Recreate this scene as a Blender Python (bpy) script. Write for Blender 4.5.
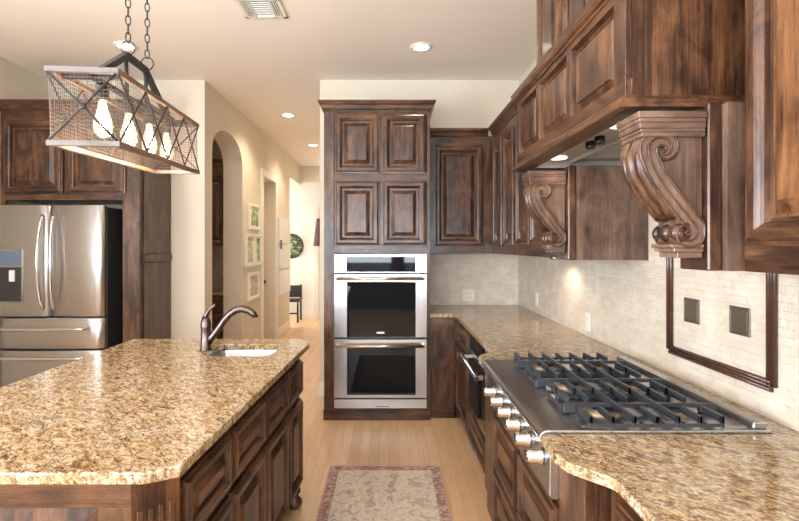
import bpy, bmesh, math, random
from mathutils import Matrix, Vector
random.seed(7)
PI = math.pi
S = bpy.context.scene
COL = S.collection
for o in list(bpy.data.objects):
    bpy.data.objects.remove(o)

# ------------------------------------------------------------------ camera
cd = bpy.data.cameras.new('camera'); cam = bpy.data.objects.new('camera', cd); COL.objects.link(cam)
cam.location = (0, 0, 1.5); cam.rotation_euler = (PI/2, 0, 0)
cd.sensor_fit = 'HORIZONTAL'; cd.sensor_width = 36.0
cd.lens = 481.0/799.0*36.0
cd.shift_x = (399.5-389.0)/799.0
cd.shift_y = -(260.5-246.0)/799.0
cd.clip_start = 0.02
S.camera = cam

# ------------------------------------------------------------------ world, light, exposure
S.view_settings.view_transform = 'Standard'
S.view_settings.look = 'None'
S.view_settings.gamma = 1.0
S.view_settings.use_curve_mapping = False
S.view_settings.exposure = 0.80
w = bpy.data.worlds.new('sky'); S.world = w; w.use_nodes = True
bg = w.node_tree.nodes['Background']
bg.inputs[0].default_value = (0.78, 0.88, 1.0, 1); bg.inputs[1].default_value = 1.2

def area(name, loc, rot, sx, sy, power, color):
    ld = bpy.data.lights.new(name, 'AREA'); ld.shape = 'RECTANGLE'; ld.size = sx; ld.size_y = sy
    ld.energy = power; ld.color = color
    o = bpy.data.objects.new(name, ld); COL.objects.link(o); o.location = loc; o.rotation_euler = rot
    return o
DAY = (0.80, 0.90, 1.0)
WIN_REAR = [(-2.75, -1.55), (-1.15, 0.05), (0.35, 1.05)]      # X spans of the rear windows
for i, (a, b) in enumerate(WIN_REAR):
    area('daylight_rear', ((a+b)/2, -3.42, 1.7), (PI/2+.85, 0, 0), b-a, 1.75, 82*(b-a), DAY)
WIN_LEFT = [(-2.4, -0.9), (-0.4, 1.1)]
for a, b in WIN_LEFT:
    area('daylight_left', (-3.62, (a+b)/2, 1.7), (0, -PI/2-.80, 0), 1.75, b-a, 128*(b-a), DAY)
area('foyer_fill_light', (-4.22, 10.1, 1.55), (0, -PI/2, 0), 1.9, 1.2, 140, (1.0, 0.98, 0.95))  # added fill lamp to brighten the foyer; no window behind it

# ------------------------------------------------------------------ helpers
def rootmat(o):
    while o.parent: o = o.parent
    return Matrix.LocRotScale(o.location, o.rotation_euler, o.scale)

def frame(origin, u):
    """u: horizontal direction on the face, v: up, w: out of the face"""
    u = Vector(u).normalized(); v = Vector((0, 0, 1)); ww = u.cross(v)
    m = Matrix((u, v, ww)).transposed().to_4x4(); m.translation = Vector(origin)
    return m

class MB:
    def __init__(s, M=None):
        s.bm = bmesh.new(); s.M = M if M is not None else Matrix.Identity(4)
    def V(s, p): return s.bm.verts.new(s.M @ Vector(p))
    def box(s, x0, x1, y0, y1, z0, z1, bev=0.0, mi=0):
        vs = [s.V((x, y, z)) for z in (z0, z1) for y in (y0, y1) for x in (x0, x1)]
        fs = [s.bm.faces.new([vs[i] for i in q]) for q in ((0,2,3,1),(4,5,7,6),(0,1,5,4),(2,6,7,3),(0,4,6,2),(1,3,7,5))]
        for f in fs: f.material_index = mi
        if bev > 0:
            es = list({e for f in fs for e in f.edges})
            bmesh.ops.bevel(s.bm, geom=es, offset=bev, segments=1, affect='EDGES', material=-1)
        return s
    def loft(s, loops, cap0=True, cap1=True, smooth=False, mi=None, closed=True):
        rows = [[s.V(p) for p in lp] for lp in loops]
        n = len(rows[0])
        for a, b in zip(rows, rows[1:]):
            for k in range(n if closed else n-1):
                k2 = (k+1) % n
                try: f = s.bm.faces.new((a[k], a[k2], b[k2], b[k]))
                except ValueError: continue
                f.smooth = smooth
                if mi: f.material_index = mi[k % len(mi)]
        if cap0:
            try: s.bm.faces.new(rows[0][::-1])
            except ValueError: pass
        if cap1:
            try: s.bm.faces.new(rows[-1])
            except ValueError: pass
        return s
    def tube(s, pts, r, n=8, close=False, flat=None):
        pts = [Vector(p) for p in pts]; m = len(pts)
        rs = r if isinstance(r, (list, tuple)) else [r]*m
        tans = []
        for i in range(m):
            if close: t = pts[(i+1) % m]-pts[i-1]
            else: t = pts[min(i+1, m-1)]-pts[max(i-1, 0)]
            tans.append(t.normalized() if t.length > 1e-9 else Vector((0, 0, 1)))
        ref = Vector((0, 0, 1)) if abs(tans[0].z) < .9 else Vector((1, 0, 0))
        nrm = (ref - tans[0]*ref.dot(tans[0])).normalized()
        loops = []
        for i in range(m):
            t = tans[i]; nrm = (nrm - t*nrm.dot(t))
            nrm = nrm.normalized() if nrm.length > 1e-6 else t.orthogonal().normalized()
            b = t.cross(nrm)
            f = flat or 1.0
            loops.append([pts[i]+(nrm*math.cos(2*PI*k/n)+b*math.sin(2*PI*k/n)*f)*rs[i] for k in range(n)])
        if close: loops.append(loops[0])
        return s.loft(loops, not close, not close, True)
    def lathe(s, prof, c=(0, 0, 0), axis='z', n=20, smooth=True):
        def P(r, h, a):
            x, y = r*math.cos(a), r*math.sin(a)
            if axis == 'z': q = (x, y, h)
            elif axis == 'y': q = (y, h, x)
            else: q = (h, x, y)
            return Vector(c)+Vector(q)
        loops = [[P(max(r, 1e-5), h, 2*PI*k/n) for k in range(n)] for r, h in prof]
        return s.loft(loops, True, True, smooth)
    def prism(s, pts, a0, a1, plane='xz', smooth=False, mi=None):
        def P(p, a):
            return {'xz': (p[0], a, p[1]), 'yz': (a, p[0], p[1]), 'xy': (p[0], p[1], a)}[plane]
        return s.loft([[P(p, a0) for p in pts], [P(p, a1) for p in pts]], True, True, smooth, mi)
    def build(s, name, mat, parent=None, local=False, bevel=0.0, kind=None):
        bmesh.ops.remove_doubles(s.bm, verts=s.bm.verts, dist=1e-6)
        bmesh.ops.recalc_face_normals(s.bm, faces=s.bm.faces)
        me = bpy.data.meshes.new(name)
        if parent is not None and not local:
            s.bm.transform(rootmat(parent).inverted())
        s.bm.to_mesh(me); s.bm.free()
        for m in (mat if isinstance(mat, (list, tuple)) else [mat]): me.materials.append(m)
        o = bpy.data.objects.new(name, me); COL.objects.link(o)
        if parent is not None: o.parent = parent
        if bevel > 0:
            b = o.modifiers.new('edge', 'BEVEL'); b.width = bevel; b.segments = 3
            b.limit_method = 'ANGLE'; b.angle_limit = math.radians(50)
        if kind: o['kind'] = kind
        return o

def tag(o, label, cat, group=None):
    o['label'] = label; o['category'] = cat
    if group: o['group'] = group
    return o
def thing(name, label, cat, loc, rotz=0, group=None):
    o = bpy.data.objects.new(name, None); COL.objects.link(o)
    o.location = loc; o.rotation_euler = (0, 0, rotz); o.empty_display_size = .1
    return tag(o, label, cat, group)
def struct(name, mb, mat, bevel=0.0):
    return mb.build(name, mat, None, bevel=bevel, kind='structure')
def arc(cx, cy, r, a0, a1, n):
    return [(cx+r*math.cos(a0+(a1-a0)*k/n), cy+r*math.sin(a0+(a1-a0)*k/n)) for k in range(n+1)]
def rrect(x0, x1, y0, y1, r, n=5):
    return (arc(x1-r, y0+r, r, -PI/2, 0, n)+arc(x1-r, y1-r, r, 0, PI/2, n)
            + arc(x0+r, y1-r, r, PI/2, PI, n)+arc(x0+r, y0+r, r, PI, 1.5*PI, n))
def dup(root, loc):
    r = root.copy(); COL.objects.link(r); r.location = loc
    for ch in root.children:
        c = ch.copy(); COL.objects.link(c); c.parent = r
        for g in ch.children:
            d = g.copy(); COL.objects.link(d); d.parent = c
    return r

# ------------------------------------------------------------------ materials
class NT:
    def __init__(s, name):
        s.m = bpy.data.materials.new(name); s.m.use_nodes = True
        s.t = s.m.node_tree; s.b = s.t.nodes['Principled BSDF']
    def n(s, typ, **kw):
        nd = s.t.nodes.new(typ)
        for k, v in kw.items(): setattr(nd, k, v)
        return nd
    def l(s, a, b): s.t.links.new(a, b)
    def ramp(s, fac, stops, interp='LINEAR'):
        r = s.n('ShaderNodeValToRGB'); r.color_ramp.interpolation = interp
        el = r.color_ramp.elements
        while len(el) < len(stops): el.new(0.5)
        for e, (p, c) in zip(el, stops):
            e.position = p; e.color = (*c, 1) if len(c) == 3 else c
        s.l(fac, r.inputs[0]); return r.outputs[0]
    def mix(s, fac, a, b, mode='MIX'):
        x = s.n('ShaderNodeMix', data_type='RGBA', blend_type=mode)
        for sock, v in ((x.inputs[0], fac), (x.inputs[6], a), (x.inputs[7], b)):
            if hasattr(v, 'type') and not isinstance(v, (tuple, float)): s.l(v, sock)
            else: sock.default_value = (*v, 1) if isinstance(v, tuple) and len(v) == 3 else v
        return x.outputs[2]
    def math(s, op, a, b=0.0):
        x = s.n('ShaderNodeMath', operation=op)
        for sock, v in ((x.inputs[0], a), (x.inputs[1], b)):
            if isinstance(v, (int, float)): sock.default_value = v
            else: s.l(v, sock)
        return x.outputs[0]
    def coord(s, scale=(1, 1, 1), rot=(0, 0, 0), rand=0.0, kind='Object'):
        tc = s.n('ShaderNodeTexCoord'); v = tc.outputs[kind]
        if rand:
            oi = s.n('ShaderNodeObjectInfo'); vm = s.n('ShaderNodeVectorMath', operation='ADD')
            cx = s.n('ShaderNodeCombineXYZ')
            for k, f in enumerate((1.0, 1.7, 2.3)): s.l(s.math('MULTIPLY', oi.outputs['Random'], rand*f), cx.inputs[k])
            s.l(v, vm.inputs[0]); s.l(cx.outputs[0], vm.inputs[1]); v = vm.outputs[0]
        mp = s.n('ShaderNodeMapping'); s.l(v, mp.inputs[0])
        mp.inputs['Scale'].default_value = scale; mp.inputs['Rotation'].default_value = rot
        return mp.outputs[0]
    def noise(s, vec, scale, detail=4, rough=.55, dist=0.0):
        x = s.n('ShaderNodeTexNoise'); s.l(vec, x.inputs['Vector'])
        x.inputs['Scale'].default_value = scale; x.inputs['Detail'].default_value = detail
        x.inputs['Roughness'].default_value = rough; x.inputs['Distortion'].default_value = dist
        return x.outputs['Fac']
    def bump(s, h, strength, dist=.01):
        x = s.n('ShaderNodeBump'); x.inputs['Strength'].default_value = strength; x.inputs['Distance'].default_value = dist
        s.l(h, x.inputs['Height']); s.l(x.outputs[0], s.b.inputs['Normal'])
    def set(s, **kw):
        for k, v in kw.items():
            k = k.replace('_', ' ')
            if isinstance(v, (int, float)): s.b.inputs[k].default_value = v
            elif isinstance(v, tuple): s.b.inputs[k].default_value = (*v, 1) if len(v) == 3 else v
            else: s.l(v, s.b.inputs[k])
        return s

def plain(name, col, rough=.5, metal=0.0, nscale=30, namt=.06, **kw):
    m = NT(name); f = m.noise(m.coord(), nscale, 3)
    a = tuple(c*(1-namt) for c in col); b = tuple(min(1, c*(1+namt)) for c in col)
    m.set(Base_Color=m.mix(f, a, b), Roughness=rough, Metallic=metal, **kw)
    return m.m

def wood(name, axis, dark=(.008,.004,.0028), mid=(.046,.0185,.0095), light=(.20,.089,.038), rough=.33):
    m = NT(name)
    sc = [17, 17, 17]; sc[axis] = 2.0
    fs = [150, 150, 150]; fs[axis] = 5
    g = m.noise(m.coord(tuple(sc), rand=9), 1.0, 5, .6, 1.1)
    fine = m.noise(m.coord(tuple(fs), rand=9), 1.0, 3, .6)
    bl = [7, 7, 7]; bl[axis] = 3.6
    blotch = m.noise(m.coord(tuple(bl), rand=9), 1.0, 6, .68, .9)
    f = m.math('ADD', m.math('MULTIPLY', g, .36), m.math('ADD', m.math('MULTIPLY', fine, .18), m.math('MULTIPLY', blotch, .46)))
    c = m.ramp(f, [(.37, dark), (.47, mid), (.56, tuple(.5*(a+b) for a, b in zip(mid, light))), (.66, light)])
    vo = m.n('ShaderNodeTexVoronoi'); ks = [7, 7, 7]; ks[axis] = 4.2
    m.l(m.coord(tuple(ks), rand=9), vo.inputs['Vector']); vo.inputs['Scale'].default_value = 1.0
    kn = m.ramp(vo.outputs['Distance'], [(.04, (.16, .14, .13)), (.10, (.55, .5, .48)), (.19, (1, 1, 1))])
    c = m.mix(.85, c, kn, 'MULTIPLY')
    m.set(Base_Color=c, Roughness=m.math('ADD', m.math('MULTIPLY', fine, .18), rough-.09), Coat_Weight=.12, Coat_Roughness=.15)
    m.bump(fine, .12, .004)
    return m.m
PALEV = wood('pale_alder', 2, (.045, .024, .017), (.125, .071, .048), (.26, .165, .112), .36)  # lighter alder tone for corbels and hood side panels
PALEX = wood('pale_alder_across', 0, (.045, .024, .017), (.125, .071, .048), (.26, .165, .112), .36)
WV, WX, WY = wood('stained_alder_upright', 2), wood('stained_alder_across', 0), wood('stained_alder_along', 1)

def granite():
    m = NT('gold_granite')
    v = m.coord((1, 1, 1), (0, 0, .75)); mp2 = m.n('ShaderNodeMapping'); m.l(v, mp2.inputs[0]); mp2.inputs['Scale'].default_value = (1.0, 2.1, 1.4); vs = mp2.outputs[0]
    big = m.noise(vs, 9, 5, .6, .8); medn = m.noise(vs, 26, 5, .65, 1.2); fine = m.noise(v, 120, 3, .6, .4)
    c = m.ramp(medn, [(.33, (.09, .056, .032)), (.42, (.25, .165, .095)), (.50, (.42, .305, .190)), (.57, (.53, .42, .285)), (.69, (.61, .55, .45))])
    c = m.mix(m.ramp(big, [(.42, (0, 0, 0)), (.62, (1, 1, 1))]), c, (.46, .36, .25), 'SOFT_LIGHT')
    sp = m.noise(vs, 60, 4, .6, 1.5)
    c = m.mix(m.ramp(sp, [(.57, (0, 0, 0)), (.63, (1, 1, 1))]), c, (.05, .038, .03))
    sp2 = m.noise(v, 58, 3, .5, .6)
    c = m.mix(m.ramp(sp2, [(.61, (0, 0, 0)), (.70, (.8, .8, .8))]), c, (.62, .56, .47))
    c = m.mix(m.ramp(fine, [(.40, (.35, .35, .35)), (.52, (0, 0, 0))]), c, (.10, .06, .035))
    m.set(Base_Color=c, Roughness=.09, Specular_IOR_Level=.55)
    return m.m
GRAN = granite()

def steel(name, col=(.50, .50, .51), rough=.24, axis=0, tint=.10):
    m = NT(name); sc = [260, 260, 260]; sc[axis] = 3
    f = m.noise(m.coord(tuple(sc)), 1.0, 2)
    m.set(Base_Color=m.mix(f, tuple(c*(1-tint) for c in col), tuple(min(1, c*(1+tint)) for c in col)), Metallic=1.0,
          Roughness=m.math('ADD', m.math('MULTIPLY', f, .4*tint), rough-.2*tint))
    return m.m
STEEL = steel('brushed_stainless_across', axis=0)
STEELZ = steel('brushed_stainless_upright', axis=2, rough=.30)
_t = STEELZ.node_tree; _tg = _t.nodes.new('ShaderNodeTangent'); _tg.direction_type = 'RADIAL'; _tg.axis = 'Z'
_t.links.new(_tg.outputs[0], _t.nodes['Principled BSDF'].inputs['Tangent']); _t.nodes['Principled BSDF'].inputs['Anisotropic'].default_value = .8; _t.nodes['Principled BSDF'].inputs['Anisotropic Rotation'].default_value = .25
STEELY = steel('brushed_stainless_along', axis=1, rough=.27, tint=.012)
CHROME = steel('bright_handle_steel', (.75, .75, .76), .14, 0, .03)
WARMSTEEL = steel('warm_handle_steel', (.66, .55, .45), .2, 0, .03)
KNOBM = steel('polished_knob_steel', (.56, .54, .53), .16, 0, .03)
BRONZE = steel('oil_rubbed_bronze', (.13, .098, .092), .33, 2, .12)
BLACKGLASS = NT('black_oven_glass').set(Base_Color=(.005, .006, .008), Roughness=.03, Specular_IOR_Level=.25).m
BLACK = plain('black_enamel', (.012, .012, .014), .35)
IRON = plain('cast_iron', (.036, .041, .050), .38, 0.2, 90, .2)
IRONB = plain('black_iron', (.035, .033, .032), .5, .5)
DARKSIDE = plain('dark_grey_fridge_side', (.045, .043, .043), .4, .3)
WALLM = plain('beige_wall_paint', (.70, .62, .50), .75, 0, 6, .02)
WALLF = plain('white_foyer_paint', (.80, .78, .74), .75, 0, 6, .02)
WALLD = plain('dark_wall_for_reflections', (.20, .16, .13), .7, 0, 6, .04)  # dark tone invented for the unseen rear wall, keeps oven glass reflections dark
CEILM = plain('cream_ceiling_paint', (.88, .79, .69), .85, 0, 5, .02)
WHITE = plain('white_trim_paint', (.80, .76, .69), .45, 0, 12, .02)
SWITCH = plain('ivory_plastic', (.78, .74, .66), .4, 0, 12, .02)
GREYW = plain('white_board', (.78, .78, .76), .4, 0, 9, .02)

def travertine():
    m = NT('split_travertine_tile')
    g = m.n('ShaderNodeNewGeometry'); sx = m.n('ShaderNodeSeparateXYZ'); m.l(g.outputs['Position'], sx.inputs[0])
    cx = m.n('ShaderNodeCombineXYZ'); m.l(m.math('ADD', sx.outputs[0], sx.outputs[1]), cx.inputs[0]); m.l(sx.outputs[2], cx.inputs[1])
    b = m.n('ShaderNodeTexBrick'); m.l(cx.outputs[0], b.inputs['Vector'])
    b.inputs['Color1'].default_value = (.66, .58, .48, 1); b.inputs['Color2'].default_value = (.57, .48, .385, 1)
    b.inputs['Mortar'].default_value = (.63, .55, .455, 1)
    b.inputs['Scale'].default_value = 1.0; b.inputs['Brick Width'].default_value = .085; b.inputs['Row Height'].default_value = .028
    b.inputs['Mortar Size'].default_value = .0022; b.inputs['Mortar Smooth'].default_value = 1.0; b.inputs['Bias'].default_value = -.1
    n1 = m.noise(g.outputs['Position'], 28, 5, .65); n2 = m.noise(g.outputs['Position'], 9, 3, .5)
    c = m.mix(m.ramp(n1, [(.35, (.45, .45, .45)), (.6, (0, 0, 0))]), b.outputs['Color'], (.58, .46, .34))
    c = m.mix(m.ramp(n2, [(.45, (0, 0, 0)), (.7, (.6, .6, .6))]), c, (.72, .67, .58))
    m.set(Base_Color=c, Roughness=.55)
    h = m.math('SUBTRACT', m.math('MULTIPLY', n1, .8), m.math('MULTIPLY', b.outputs['Fac'], .15))
    m.bump(h, .9, .010)
    return m.m
TRAV = travertine()
def floor_oak():
    m = NT('honey_oak_planks')
    g = m.n('ShaderNodeNewGeometry'); sx = m.n('ShaderNodeSeparateXYZ'); m.l(g.outputs['Position'], sx.inputs[0])
    cx = m.n('ShaderNodeCombineXYZ'); m.l(sx.outputs[1], cx.inputs[0]); m.l(sx.outputs[0], cx.inputs[1])
    b = m.n('ShaderNodeTexBrick'); m.l(cx.outputs[0], b.inputs['Vector']); b.offset = .37
    b.inputs['Color1'].default_value = (.62, .385, .205, 1); b.inputs['Color2'].default_value = (.76, .52, .32, 1)
    b.inputs['Mortar'].default_value = (.42, .25, .13, 1)
    b.inputs['Scale'].default_value = 1.0; b.inputs['Brick Width'].default_value = 1.1; b.inputs['Row Height'].default_value = .072
    b.inputs['Mortar Size'].default_value = .0012; b.inputs['Bias'].default_value = .1
    gr = m.noise(m.coord((60, 3, 1), kind='Object'), 1.0, 4, .6, .4)
    c = m.mix(m.ramp(gr, [(.35, (.35, .35, .35)), (.6, (0, 0, 0))]), b.outputs['Color'], (.52, .31, .16))
    m.set(Base_Color=c, Roughness=.34); return m.m
OAK = floor_oak()
def rug_mat():
    m = NT('faded_floral_wool')
    v = m.coord()
    sx = m.n('ShaderNodeSeparateXYZ'); m.l(v, sx.inputs[0])
    ex = m.math('SUBTRACT', .373, m.math('ABSOLUTE', sx.outputs[0])); ey = m.math('SUBTRACT', .80, m.math('ABSOLUTE', sx.outputs[1]))
    e = m.math('MINIMUM', ex, ey)
    n1 = m.noise(v, 9, 3, .5, 1.5); n2 = m.noise(v, 13, 3, .5, 2.0); n3 = m.noise(v, 45, 4, .7)
    field = m.ramp(n3, [(.3, (.52, .43, .34)), (.6, (.70, .61, .50)), (.8, (.78, .70, .60))])
    field = m.mix(m.ramp(n1, [(.56, (0, 0, 0)), (.60, (.55, .55, .55))]), field, (.42, .24, .19))
    field = m.mix(m.ramp(n2, [(.60, (0, 0, 0)), (.635, (.6, .6, .6))]), field, (.24, .24, .235))
    bord = m.ramp(m.noise(v, 38, 3, .6), [(.40, (.30, .15, .14)), (.52, (.44, .27, .235)), (.66, (.56, .45, .37))])
    c = m.mix(m.ramp(e, [(.066, (1, 1, 1)), (.068, (0, 0, 0))]), field, bord)
    c = m.mix(m.ramp(e, [(.009, (1, 1, 1)), (.011, (0, 0, 0))]), c, (.50, .40, .30))
    m.set(Base_Color=c, Roughness=.95); m.bump(n3, .4, .004); return m.m
RUGM = rug_mat()
def glow(name, col, s):
    m = NT(name); m.set(Base_Color=(.9, .9, .9), Emission_Color=col, Emission_Strength=s); return m.m
CANGLOW = glow('lit_downlight_lens', (1, .90, .74), 14)
FIL = glow('glowing_filament', (1, .78, .5), 60)
HOODST = plain('grey_hood_liner', (.42, .39, .355), .42, .45, 40, .05)
HOODGLOW = glow('lit_hood_lamp', (1, .88, .7), 1.0)
def bulbglass():
    m = NT('lit_clear_bulb'); t = m.n('ShaderNodeBsdfTransparent'); gl = m.n('ShaderNodeBsdfGlossy'); gl.inputs['Roughness'].default_value = .03
    em = m.n('ShaderNodeEmission'); em.inputs[0].default_value = (1, .86, .66, 1); em.inputs[1].default_value = 1.7
    lw = m.n('ShaderNodeLayerWeight'); lw.inputs[0].default_value = .35
    a = m.n('ShaderNodeMixShader'); m.l(lw.outputs['Facing'], a.inputs[0]); m.l(t.outputs[0], a.inputs[1]); m.l(gl.outputs[0], a.inputs[2])
    b = m.n('ShaderNodeMixShader'); b.inputs[0].default_value = .30; m.l(a.outputs[0], b.inputs[1]); m.l(em.outputs[0], b.inputs[2])
    out = m.t.nodes['Material Output']; m.l(b.outputs[0], out.inputs[0]); return m.m
BULB = bulbglass()
WEATH = wood('weathered_grey_wood', 1, (.10, .055, .035), (.19, .11, .075), (.30, .20, .15), .6)
WEATHX = wood('weathered_grey_wood_across', 0, (.07, .052, .048), (.13, .105, .098), (.22, .19, .18), .6)
WIRE = plain('aged_wire', (.13, .09, .07), .5, .5)
PEWTER = plain('dark_bronze_tile', (.16, .125, .09), .38, .6, 160, .35)
PENCIL = plain('dark_brown_ceramic', (.065, .027, .018), .22, 0, 40, .25)
BRASS = plain('brass_burner', (.36, .29, .20), .4, .8)
SCREEN = plain('blue_grey_display', (.12, .17, .24), .25)
LEAFY = NT('leafy_print')
_v = LEAFY.coord(); _n = LEAFY.noise(_v, 10, 4, .6, 1.0)
LEAFY.set(Base_Color=LEAFY.ramp(_n, [(.36, (.74, .74, .60)), (.46, (.62, .66, .42)), (.50, (.22, .38, .07)), (.64, (.07, .17, .03))]), Roughness=.5); LEAFY = LEAFY.m
SKETCH = NT('pencil_print'); _v = SKETCH.coord(); _n = SKETCH.noise(_v, 12, 4, .6, 1.0)
SKETCH.set(Base_Color=SKETCH.ramp(_n, [(.40, (.70, .66, .54)), (.52, (.52, .47, .28)), (.64, (.26, .26, .10))]), Roughness=.5); SKETCH = SKETCH.m
GARDEN = NT('painted_green_reflection'); _v = GARDEN.coord((1, 1, 2.2)); _n = GARDEN.noise(_v, 12, 4, .6, .8)  # reflected greenery painted into the mirror disc colour
GARDEN.set(Base_Color=GARDEN.ramp(_n, [(.38, (.03, .06, .03)), (.50, (.13, .20, .08)), (.60, (.55, .62, .50)), (.7, (.8, .82, .78))]), Roughness=.2); GARDEN = GARDEN.m
MAUVE = plain('mauve_fabric', (.13, .06, .075), .8)

# ------------------------------------------------------------------ the room
CZ = 3.157
struct('floor', MB().box(-4.4, 1.5, -3.6, 12.2, -.1, 0), OAK)
struct('ceiling', MB().box(-4.4, 1.5, -3.6, 12.2, CZ, CZ+.1), CEILM)
struct('wall_right', MB().box(1.30, 1.5, -3.6, 5.0, 0, CZ), WALLM)
struct('wall_back', MB().box(-.69, 1.5, 4.8, 5.0, 0, CZ).box(-3.6, -1.84, 4.8, 5.0, 0, CZ), WALLM)
def holed(axis, c0, c1, a0, a1, spans, z0, z1):
    mb = MB()
    def bx(p, q, r, s_):
        if axis == 'x': mb.box(c0, c1, p, q, r, s_)
        else: mb.box(p, q, c0, c1, r, s_)
    cur = a0
    for p, q in spans:
        bx(cur, p, 0, CZ); bx(p, q, 0, z0); bx(p, q, z1, CZ); cur = q
    bx(cur, a1, 0, CZ); return mb
struct('wall_left', holed('x', -3.6, -3.4, -3.6, 4.8, WIN_LEFT, .85, 2.55), WALLM)
struct('wall_rear', holed('y', -3.4, -3.2, -3.4, 1.3, WIN_REAR, .85, 2.55), WALLD)
k = 0
for axis, spans in (('y', WIN_REAR), ('x', WIN_LEFT)):
    for p, q in spans:
        k += 1; mb = MB()
        def bx(u0, u1, w0, w1, z0, z1):
            if axis == 'y': mb.box(u0, u1, -3.4+w0, -3.4+w1, z0, z1)
            else: mb.box(-3.6+w0, -3.6+w1, u0, u1, z0, z1)
        for z in (.85, 2.50): bx(p, q, .08, .14, z, z+.05)
        for u in (p, (p+q)/2-.025, q-.05): bx(u, u+.05, .08, .14, .85, 2.55)
        nz = 18
        for i in range(nz): z = .93+i*1.55/nz; bx(p+.05, q-.05, .085, .135, z, z+.012)
        struct('window_%d' % k, mb, WHITE)

# hall's left wall: arch and door opening
mb = MB()
XA, XB = -2.08, -1.84
mb.prism([(5.0, 0), (5.003, 0), (5.003, CZ), (5.0, CZ)], XA, XB, 'yz')
a0, a1, zs, zt = 5.003, 6.04, 2.46, 2.80
pts = [(a0, zs)]+[((a0+a1)/2-(a1-a0)/2*math.cos(t*PI/24), zs+(zt-zs)*math.sin(t*PI/24)**.8) for t in range(1, 24)]+[(a1, zs)]
for (p, q), (r, s_) in zip(pts, pts[1:]):
    mb.prism([(p, q), (r, s_), (r, CZ), (p, CZ)], XA, XB, 'yz')
mb.box(XA, XB, a1, 7.0, 0, CZ).box(XA, XB, 7.0, 7.75, 2.52, CZ).box(XA, XB, 7.75, 8.9, 0, CZ)
mb.box(XA, XB, 8.9, 10.0, 2.77, CZ)
struct('wall_hall', mb, WALLM)
struct('wall_hall_right', MB().box(-.69, -.55, 5.0, 12.0, 0, CZ), WALLM)
mb = MB(); mb.box(-4.4, -.69, 10.0, 10.2, 0, 2.83); struct('wall_foyer', mb, WALLF)
struct('wall_hall_end', MB().box(XB, -.69, 9.98, 10.2, 2.83, CZ), WALLM)
struct('wall_foyer_side', MB().box(-4.4, -4.25, 8.7, 10.0, 0, CZ), WALLF)
struct('wall_foyer_near', MB().box(-4.4, XA, 8.6, 8.75, 0, CZ), WALLF)
struct('wall_pantry', MB().box(-3.6, XA, 6.75, 6.9, 0, CZ).box(-3.6, -3.45, 5.0, 6.75, 0, CZ), WALLM)
struct('wall_closet', MB().box(-3.2, XA, 8.0, 8.1, 0, CZ).box(-3.3, -3.2, 6.9, 8.1, 0, CZ), WALLM)
# trims
struct('baseboard_back', MB().box(-.70, -.562, 4.785, 4.8, 0, .14).box(-2.17, -1.84, 4.785, 4.8, 0, .14), WHITE, .004)
struct('baseboard_hall', MB().box(XB, XB+.015, a1, 6.88, 0, .14).box(XB, XB+.015, 7.87, 8.9, 0, .14), WHITE, .004)
struct('baseboard_foyer', MB().box(-4.2, -.7, 9.985, 10.0, 0, .14), WHITE, .004)
struct('trim_1', MB().box(XB, XB+.022, 6.88, 7.0, 0, 2.62).box(XB, XB+.022, 7.75, 7.87, 0, 2.62).box(XB, XB+.022, 7.0, 7.75, 2.52, 2.62), WHITE, .004)
struct('trim_2', MB().box(-1.56, -1.46, 9.96, 10.0, 0, 2.3), WHITE, .004)
struct('door_1', MB().box(-2.07, -2.03, 7.005, 7.745, .01, 2.515), WHITE)
d1 = MB().lathe([(.0, 0), (.012, .0), (.012, .03), (.03, .035), (.034, .055), (.022, .07), (0, .072)], (-2.03, 7.66, .93), 'x').box(-2.03, -2.025, 7.63, 7.69, .86, 1.0)
d1.build('door_knob', BRONZE, bpy.data.objects['door_1'])
# tiled backsplash: a thin tile layer on both walls
struct('wall_tile_back', MB().box(.354, 1.288, 4.789, 4.8, .9155, 1.43), TRAV)
struct('wall_tile_right', MB().box(1.289, 1.30, .2, 4.8, .9155, 1.428).box(1.289, 1.30, 1.512, 2.388, 1.428, 1.9), TRAV)

# ------------------------------------------------------------------ cabinet parts
def panel_door(M, u0, u1, v0, v1, parent, mats, w0=0.0, pw=.062, name='door', t=.030):
    def ring(i, wv): return [(u0+i, v0+i, w0+wv), (u1-i, v0+i, w0+wv), (u1-i, v1-i, w0+wv), (u0+i, v1-i, w0+wv)]
    fr = [(0, 0), (0, t*.50), (pw*.17, t*.56), (pw*.20, t*.86), (pw*.30, t), (pw*.60, t), (pw*.64, t*.84), (pw*.74, t*.72), (pw*.82, t*.50), (pw*.86, t*.10), (pw, t*.08), (pw, 0)]
    mb = MB(M); mb.loft([ring(i, h) for i, h in fr], False, False, False, (1, 0, 1, 0))
    d = mb.build(name, mats, parent)
    bw = min(.036, (u1-u0-2*pw)*.2, (v1-v0-2*pw)*.25)
    pr = [(pw-.002, 0), (pw-.002, t*.08), (pw+.008, t*.08), (pw+.010+bw*.8, t*.66), (pw+.0105+bw*.8, t*.86)]
    mb = MB(M); mb.loft([ring(i, h) for i, h in pr], False, True)
    if v1-v0 < .30 and u1-u0 > v1-v0: pm = [mats[1]]
    else: pm = [mats[0]]
    mb.build('panel', pm, d)
    return d
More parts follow.
